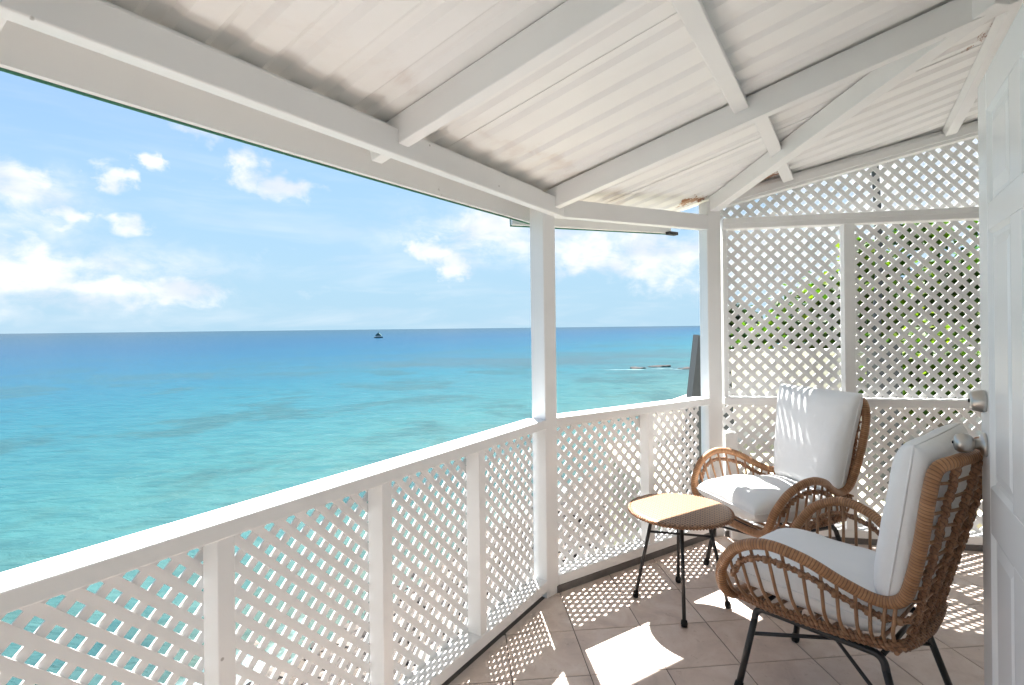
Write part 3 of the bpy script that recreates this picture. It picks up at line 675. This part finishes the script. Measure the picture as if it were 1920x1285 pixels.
# ------------------------------------------------------------------ rattan armchairs (x forward, y to the sitter's left)
RIM_L = [(.305, .15, .333), (.305, .240, .352), (.312, .290, .402), (.297, .313, .477), (.232, .333, .567), (.127, .338, .612), (.015, .312, .592), (-.080, .265, .537), (-.167, .230, .503),
         (-.228, .228, .528), (-.258, .240, .61), (-.283, .254, .73), (-.303, .262, .86), (-.318, .243, .936), (-.350, .18, .956)]
RIM = [(.305, 0, .328)] + RIM_L + [(-.388, 0, .964)] + [(x, -y, z) for x, y, z in RIM_L[::-1]]
BOT_L = [(.288, .215, .346), (.16, .230, .350), (0, .232, .358), (-.14, .228, .369), (-.220, .208, .380)]
def back_x(y, z):       # surface of the woven back
    u = min(1, max(0, (z - .376) / (.958 - .376))); x = -.228 - .086 * u - .082 * u ** .8 * (1 - (abs(y) / .27) ** 2)
    return x
def make_chair(label, loc, rz):
    t = thing('rattan_armchair', label, 'armchair', loc, rz, 'rattan armchairs', world=False)
    tube('rim', 'wrapped_rattan', t, RIM, .0188, 12, True, 8)
    rim = catmull(RIM, 16, True)
    bot = BOT_L + [(-.238, .1, .374), (-.243, 0, .372), (-.238, -.1, .374)] + [(x, -y, z) for x, y, z in BOT_L[::-1]]
    bp = catmull(bot, 8); bm = bmesh.new(); add_tube(bm, bp, .0125, 8)
    for k in range(3): add_tube(bm, helix(bp, .0125, 22, k * 2.094, .008), .0068, 5)
    finish('bottom_rail', bm, 'braided_rattan', t)
    for sd_ in (1, -1):
        half = [p for p in rim if p.y * sd_ > 0]
        # lower braided rail a hand's breadth inside the rim
        arm = [Vector((x, y * sd_, z)) for x, y, z in RIM_L]
        inr = [Vector((p.x * .985 + (-.012 if i < 4 else 0), p.y - sd_ * .004, p.z)) for i, p in enumerate(arm)]
        low = [inr[3] + Vector((-.026, 0, -.012)), inr[4] + Vector((-.018, 0, -.038)), inr[5] + Vector((0, 0, -.050)), inr[6] + Vector((-.008, 0, -.052)), inr[7] + Vector((-.006, 0, -.050)), inr[8] + Vector((-.008, 0, -.047)), Vector((-.232, .224 * sd_, .466)), Vector((-.250, .214 * sd_, .474))]
        lp = catmull(low, 8); bm = bmesh.new(); add_tube(bm, lp, .0085, 7)
        for k in range(2): add_tube(bm, helix(lp, .0085, 26, k * 3.14, .008), .0045, 5)
        finish('arm_rail', bm, 'braided_rattan', t)
        up_ = catmull(arm[3:10], 12); lo_ = catmull([Vector((x, y * sd_, z)) for x, y, z in BOT_L], 14)
        n = 13
        for k in range(n):
            f = (k + .35) / (n - .1); a = up_[min(len(up_) - 1, int(f * (len(up_) - 1)))]; b_ = lo_[min(len(lo_) - 1, int((f * .96 + .02) * (len(lo_) - 1)))]
            midp = (a + b_) / 2 + Vector((0, sd_ * .020, 0))
            q = catmull([b_, b_.lerp(midp, .55) + Vector((0, sd_ * .012, 0)), midp, a], 4)
            bm = bmesh.new(); add_tube(bm, q, .0058, 7)
            j = min(range(len(lp)), key=lambda i: (lp[i] - midp.lerp(a, .6)).length); ring = lp[j]
            add_tube(bm, [ring + Vector((0, sd_ * .006, -.010)), ring + Vector((0, sd_ * .006, .010))], .0098, 8)
            finish('spindle', bm, 'cane', t)
    # back: upright braided ribs and level canes
    for y in (-.19, -.098, 0, .098, .19):
        pts = [Vector((back_x(y, z), y * (.86 + .14 * min(1, (z - .36) / .25)), z)) for z in (.374, .41, .46, .54, .64, .74, .84, .91, .950)]
        q = catmull(pts, 6); bm = bmesh.new(); add_tube(bm, q, .0088, 8)
        for k in range(2): add_tube(bm, helix(q, .0088, 13, k * 3.14, .009), .0042, 5)
        for k in range(1): add_tube(bm, helix(q, .0092, -13, .6, .009), .0040, 5)
        finish('back_rib', bm, 'braided_rattan', t)
    for k in range(11):
        z = .432 + .0465 * k; yl = min(rim, key=lambda p: (abs(p.z - z) + (10 if p.x > -.20 or p.y < 0 else 0)))
        ye = yl.y if z > .5 else .222 + (z - .42) * .2; xe = yl.x if z > .5 else back_x(ye, z)
        pts = [Vector((xe, ye, z))] + [Vector((back_x(y, z) + .004, y, z + .004 * math.sin(y * 40 + k))) for y in (.19, .1, 0, -.1, -.19)] + [Vector((xe, -ye, z))]
        q = catmull(pts, 6); bm = bmesh.new(); add_tube(bm, q, .0048, 7); finish('back_cane', bm, 'cane', t)
    for k in range(9):
        x = .27 - k * .06
        tube('seat_cane', 'cane', t, [(x, .222, .358), (x, .1, .348), (x, -.1, .348), (x, -.222, .358)], .007, 7, False, 4)
    # black rod base
    for sd_ in (1, -1):
        fr, rr = Vector((.281, .237 * sd_, .012)), Vector((-.258, .245 * sd_, .012)); ft = Vector((.228, .195 * sd_, .312)); rt = Vector((-.165, .195 * sd_, .322))
        c = lambda a, b_, d: a + (b_ - a).normalized() * d
        tube('side_rod', 'black_metal', t, [c(ft, fr, .045), c(ft, fr, .02), ft + Vector((-.012, 0, -.004)), c(ft, rt, .045), ft.lerp(rt, .5), c(rt, ft, .045), rt + Vector((.012, 0, -.004)), c(rt, rr, .02), c(rt, rr, .045)], .0118, 10, False, 5)
        for top, foot in ((ft, fr), (rt, rr)):
            lg = tube('leg', 'black_metal', t, [c(top, foot, .04), foot], .0118, 10)
            lathe('rubber_foot', 'rubber', lg, foot + (top - foot).normalized() * .022, foot - top, [(0, .0112), (.004, .0148), (.020, .0162), (.031, .0145), (.0335, .004)], 14)
    def at_leg(fx, fy, z): 
        a = Vector((.281, .237, .012)) if fx > 0 else Vector((-.258, .245, .012)); b_ = Vector((.228, .195, .312)) if fx > 0 else Vector((-.165, .195, .322))
        p = a.lerp(b_, (z - .012) / (b_.z - .012)); return Vector((p.x, p.y * fy, p.z))
    tube('brace', 'black_metal', t, [at_leg(1, 1, .215), at_leg(-1, -1, .215)], .0068, 8)
    tube('brace', 'black_metal', t, [at_leg(1, -1, .232), at_leg(-1, 1, .150)], .0068, 8)
    for x, z in ((.228, .312), (-.165, .322)): tube('cross_rod', 'black_metal', t, [(x, .19, z), (x, -.19, z)], .0085, 8)
    return t
NEAR = (Vector((1.185, 1.906, 0)), R(128.9)); FAR = (Vector((1.416, 2.858, 0)), R(195.3))
make_chair('rattan armchair beside the open door, turned to the sea with its woven back showing', *NEAR)
make_chair('rattan armchair against the lattice screen, facing the round table', *FAR)

def cushion(name, label, chair, org, ax, ay, w_, d_, th, seed, taper=0.0, slump=0.0, n=44):
    """box cushion: ax, ay span the face, th along ax x ay; soft edges, sagging middle, creases"""
    bm = bmesh.new(); ax = Vector(ax).normalized(); ay = Vector(ay).normalized(); az_ = ax.cross(ay).normalized(); org = Vector(org)
    def pt(a, b_, sgn):
        ea = 1 - abs(a) ** 5; eb = 1 - abs(b_) ** 5; body = max(0, ea * eb) ** .36
        pin = 1 - .016 * (1 - b_ * b_); pin2 = 1 - .012 * (1 - a * a)
        x = a * w_ / 2 * pin * (1 + taper * b_); y = b_ * d_ / 2 * pin2
        z = sgn * th / 2 * body
        dome = .10 * th * (1 - a * a) * (1 - b_ * b_)
        nz = noise.noise(Vector((a * 1.6 + seed, b_ * 1.6, sgn))) * .010
        cr = noise.noise(Vector((a * 2.2 + seed * 3, b_ * 7.5 + .8 * a, 3.3 * sgn))); cr2 = noise.noise(Vector((a * 8 + seed, b_ * 2.5, 7 * sgn)))
        edge = max(abs(a), abs(b_)) ** 3
        z += sgn * (dome + nz * body + (abs(cr) * -.010 + abs(cr2) * -.008) * edge * body)
        z -= slump * (x / w_) ** 2
        return org + ax * x + ay * y + az_ * z
    def pr(i): q = -1 + 2 * i / n; return math.copysign(1 - (1 - abs(q)) ** 1.7, q)
    top = [[bm.verts.new(pt(pr(i), pr(j), 1)) for j in range(n + 1)] for i in range(n + 1)]
    bt = [[top[i][j] if i in (0, n) or j in (0, n) else bm.verts.new(pt(pr(i), pr(j), -1)) for j in range(n + 1)] for i in range(n + 1)]
    for G_, flip in ((top, False), (bt, True)):
        for i in range(n):
            for j in range(n):
                q = [G_[i][j], G_[i + 1][j], G_[i + 1][j + 1], G_[i][j + 1]]; f = bm.faces.new(q[::-1] if flip else q); f.smooth = True
    o = finish(name, bm, 'fabric'); tag(o, label, 'cushion', 'white cushions on the armchairs')
    o.location = chair[0]; o.rotation_euler = (0, 0, chair[1])
    ring = [pt(pr(i), -1, 1) for i in range(n)] + [pt(1, pr(j), 1) for j in range(n)] + [pt(-pr(i), 1, 1) for i in range(n)] + [pt(-1, -pr(j), 1) for j in range(n)]
    bm = bmesh.new(); add_tube(bm, ring, .0035, 6, True); pp = finish('piping', bm, 'fabric'); pp.parent = o
    return o
for ch, who, sd in ((NEAR, 'armchair beside the door', 1.7), (FAR, 'armchair by the lattice screen', 6.1)):
    cushion('seat_cushion', 'thick white seat cushion lying in the rattan ' + who, ch, (.078, 0, .436), (1, 0, .02), (0, 1, 0), .53, .46, .142, sd)
    cushion('back_cushion', 'upright white back cushion leaning in the rattan ' + who, ch, (-.226, 0, .738), (0, 1, 0), (-.17, 0, 1), .485, .53, .130, sd + 4, .105)

# ------------------------------------------------------------------ round rattan table
TC = Vector((.808, 2.60, 0)); TH = .463; TR = .240
tb = thing('side_table', 'round rattan side table with black rod legs', 'table', TC, 0, None, world=False)
bm = bmesh.new()
add_lathe(bm, (0, 0, TH - .020), Z, [(0, .06), (.0005, TR - .02), (.003, TR - .006), (.010, TR), (.016, TR - .003), (.0185, TR - .010), (.0200, TR - .03), (.0200, .001)], 96)
finish('table_top', bm, 'woven_top', tb)
ringp = [Vector((math.cos(a), math.sin(a), 0)) * (TR - .001) + Z * (TH - .0105) for a in [2 * math.pi * k / 96 for k in range(97)]]
bm = bmesh.new()
for k in range(2): add_tube(bm, helix(ringp, .0055, 34, k * 3.14, .005), .0042, 6, False)
finish('braided_edge', bm, 'braided_rattan', tb)
tube('rim_hoop', 'black_metal', tb, [Vector((math.cos(a), math.sin(a), 0)) * .15 + Z * (TH - .026) for a in [2 * math.pi * k / 40 for k in range(40)]], .006, 8, True)
for px, py in ((-.215, .06), (-.05, -.205), (.217, -.055), (.048, .19)):
    d = Vector((px, py, 0)).normalized(); ft = d * .215 + Z * .012; tp = d * .125 + Z * (TH - .022)
    lg = tube('leg', 'black_metal', tb, [tp, ft], .0085, 10)
    lathe('rubber_foot', 'rubber', lg, ft + (tp - ft).normalized() * .020, ft - tp, [(0, .0092), (.004, .0135), (.018, .0155), (.029, .0135), (.0312, .004)], 14)
for a, b_ in (((-.215, .06), (.217, -.055)), ((-.05, -.205), (.048, .19))):
    da, db = Vector((*a, 0)).normalized(), Vector((*b_, 0)).normalized(); zz = .335 if a[0] < -.1 else .325
    rr = .125 + .09 * (TH - .022 - zz) / (TH - .034); tube('stretcher', 'black_metal', tb, [da * rr + Z * zz, db * rr + Z * zz], .0062, 8)

# ------------------------------------------------------------------ beyond the screen: neighbouring annex, wall, pier, trees
an = thing('neighbouring_annex', 'pale yellow flat roofed annex with white parapet beyond the lattice screen', 'building', (3.6, 6.2, -1.9))
box('wall', 'yellow_render', an, (0, 0, 0), X, Y, Z, 1.35, 7.0, 4.55, 7.6, -2.6, -.35, bev=.01)
box('roof_terrace', 'yellow_render', an, (0, 0, 0), X, Y, Z, 1.30, 7.05, 4.5, 7.55, -.349, -.30, bev=.01)
box('parapet', 'house_paint', an, (0, 0, 0), X, Y, Z, 2.75, 7.0, 7.62, 7.80, -1.2, .92, bev=.01)
box('coping', 'house_paint', an, (0, 0, 0), X, Y, Z, 2.70, 7.05, 7.56, 7.86, .922, .99, bev=.01)
box('corner_post', 'grey_timber', an, (0, 0, 0), X, Y, Z, 3.42, 3.66, 5.0, 5.16, -.299, 1.16, bev=.008)
bm = bmesh.new()
add_prism(bm, [(1.90, -2.6), (2.70, -2.6), (2.70, .40), (1.90, .13)], (0, 7.0, 0), X, Z, Y, .64, .80)
tag(finish('garden_wall', bm, 'house_paint'), 'cream garden wall with sloping top beyond the corner post', 'wall')
bm = bmesh.new()
add_prism(bm, [(1.34, -2.7), (2.30, -2.7), (2.13, .95), (1.82, 1.262)], (0, 5.2, 0), X, Z, Y, 0, .16)
tag(finish('timber_pier', bm, 'grey_timber'), 'dark grey tapered timber pier rising beside the corner post', 'pier')

def tree(name, label, base, top, blobs, leaf, nleaf, size, seed, group='trees beyond the screen'):
    rnd = random.Random(seed); t = thing(name, label, 'tree', base, group=group); base = Vector(base); top = Vector(top)
    bm = bmesh.new(); q = catmull([base, base.lerp(top, .4) + Vector((.10, .05, 0)), top], 6); add_tube(bm, q, lambda f: .13 * (1 - .6 * f), 9)
    for c, r in blobs:
        c = Vector(c)
        for k in range(4):
            e = c + Vector((rnd.uniform(-.6, .6) * r[0], rnd.uniform(-.6, .6) * r[1], rnd.uniform(-.3, .6) * r[2]))
            add_tube(bm, catmull([q[-3 - k], q[-1].lerp(e, .5) + Vector((0, 0, .1)), e], 4), lambda f: .05 * (1 - .75 * f), 6)
    finish('trunk', bm, 'bark', t, True)
    bm = bmesh.new(); lay = bm.verts.layers.float.new('tone')
    for c, r in blobs:
        c = Vector(c); clumps = []
        for k in range(46):
            v = Vector((rnd.gauss(0, 1), rnd.gauss(0, 1), rnd.gauss(0, 1))).normalized() * rnd.uniform(.45, 1.0) ** .5
            clumps.append((Vector((v.x * r[0], v.y * r[1], v.z * r[2])) + c, rnd.random()))
        for k in range(int(nleaf * r[0] * r[2])):
            cc, tone = rnd.choice(clumps); p = cc + Vector((rnd.gauss(0, .17), rnd.gauss(0, .17), rnd.gauss(0, .13)))
            n_ = Vector((rnd.gauss(0, .6), rnd.gauss(0, .6), 1)).normalized(); a = n_.orthogonal().normalized(); a.rotate(Matrix.Rotation(rnd.uniform(0, 6.28), 3, n_)); b_ = n_.cross(a)
            s_ = size * rnd.uniform(.6, 1.3); tn = min(1, max(0, tone * .7 + rnd.uniform(-.15, .4)))
            vs_ = [bm.verts.new(p + a * (s_ * x) + b_ * (s_ * y) + n_ * (s_ * zz)) for x, y, zz in ((-1, 0, 0), (-.3, .55, .08), (.45, .5, .06), (1, 0, -.12), (.45, -.5, .06), (-.3, -.55, .08))]
            for v in vs_: v[lay] = tn
            bm.faces.new(vs_)
    o = finish('crown', bm, leaf, t); return t
gz = lambda x, y: ground_z(*st_of((x, y, 0))) - .15
tree('broadleaf_tree', 'tall bright green tree behind the right half of the lattice screen', (7.3, 9.7, gz(7.3, 9.7)), (7.1, 9.6, 1.6), [((7.6, 9.6, 2.0), (1.75, 1.3, 1.25)), ((6.3, 9.4, 1.25), (1.2, 1.1, 1.1)), ((8.5, 9.9, 1.4), (1.2, 1.2, 1.3))], 'leaf', 3000, .085, 3)
tree('shrub_tree', 'lower yellowish green tree behind the left half of the lattice screen', (5.5, 9.5, gz(5.5, 9.5)), (5.4, 9.5, .7), [((5.6, 9.5, 1.15), (.95, .9, .70)), ((4.75, 9.6, .95), (.6, .7, .45))], 'leaf', 3600, .075, 8)
tree('distant_tree', 'small dark tree in the distance beside the yellow annex, seen through the screen', (9.0, 21, gz(9, 21)), (9.0, 21, .9), [((9.0, 21, 1.1), (.75, .7, .95))], 'leaf_dark', 2600, .12, 5)
tree('terrace_shrub', 'leafy green shrub on the yellow annex roof in front of its parapet', (5.6, 7.15, -.31), (5.6, 7.15, .5), [((5.75, 7.15, .72), (.72, .28, .52)), ((5.1, 7.2, .45), (.35, .22, .35))], 'leaf', 5200, .06, 21)
bm = bmesh.new(); q = catmull([(5.62, 8.2, gz(5.62, 8.2) - .1), (5.60, 8.2, 1.0), (5.66, 8.2, 2.4), (5.60, 8.2, 3.9)], 8); add_tube(bm, q, lambda f: .062 * (1 - .2 * f), 10)
tag(finish('bare_pole', bm, 'grey_timber'), 'dark slender bare pole rising behind the screen', 'pole')
hs = thing('neighbouring_house', 'beige neighbouring house wall behind the tall tree', 'building', (11.5, 13.5, gz(11.5, 13.5)))
box('wall', 'house_paint', hs, (0, 0, 0), X, Y, Z, 10.2, 15.0, 13.0, 16.0, gz(11.5, 13.5), 1.7, bev=.01)
box('roof', 'concrete', hs, (0, 0, 0), X, Y, Z, 10.0, 15.2, 12.8, 16.2, 1.701, 1.85, bev=.01)
box('window', 'grey_timber', hs, (0, 0, 0), X, Y, Z, 11.0, 12.0, 12.97, 13.02, .2, 1.2, bev=.004)

# ------------------------------------------------------------------ boat on the horizon
bx, by = -.2505 * 312, 312.0
bo = thing('moored_boat', 'small dark boat with peaked canopy moored far out near the horizon', 'boat', (bx, by, SEA))
bm = bmesh.new(); secs = [(-2.6, .15, .7), (-2.0, .75, .62), (0, .95, .55), (1.8, .85, .6), (2.5, .6, .65)]
rg = [[bm.verts.new((bx + x, by + yy * hw_, SEA + (zz if zz < 0 else top_))) for yy, zz in ((-1, 1), (-.8, -.25), (.8, -.25), (1, 1))] for x, hw_, top_ in secs]
for A, B in zip(rg, rg[1:]):
    for k in range(4): bm.faces.new((A[k], A[(k + 1) % 4], B[(k + 1) % 4], B[k]))
bm.faces.new(rg[0]); bm.faces.new(rg[-1][::-1]); bmesh.ops.recalc_face_normals(bm, faces=bm.faces); finish('hull', bm, 'boat_dark', bo)
box('cabin', 'boat_white', bo, (bx, by, SEA), X, Y, Z, -1.5, 1.6, -.6, .6, .5, 1.25, bev=.05)
bm = bmesh.new(); add_prism(bm, [(-1.9, 1.3), (1.9, 1.3), (.25, 2.9), (-.25, 2.9)], (bx, by, SEA), X, Z, Y, -.8, .8); finish('canopy', bm, 'boat_canvas', bo)
tube('mast', 'boat_dark', bo, [(bx, by, SEA + .4), (bx, by, SEA + 4.2)], .08, 6)
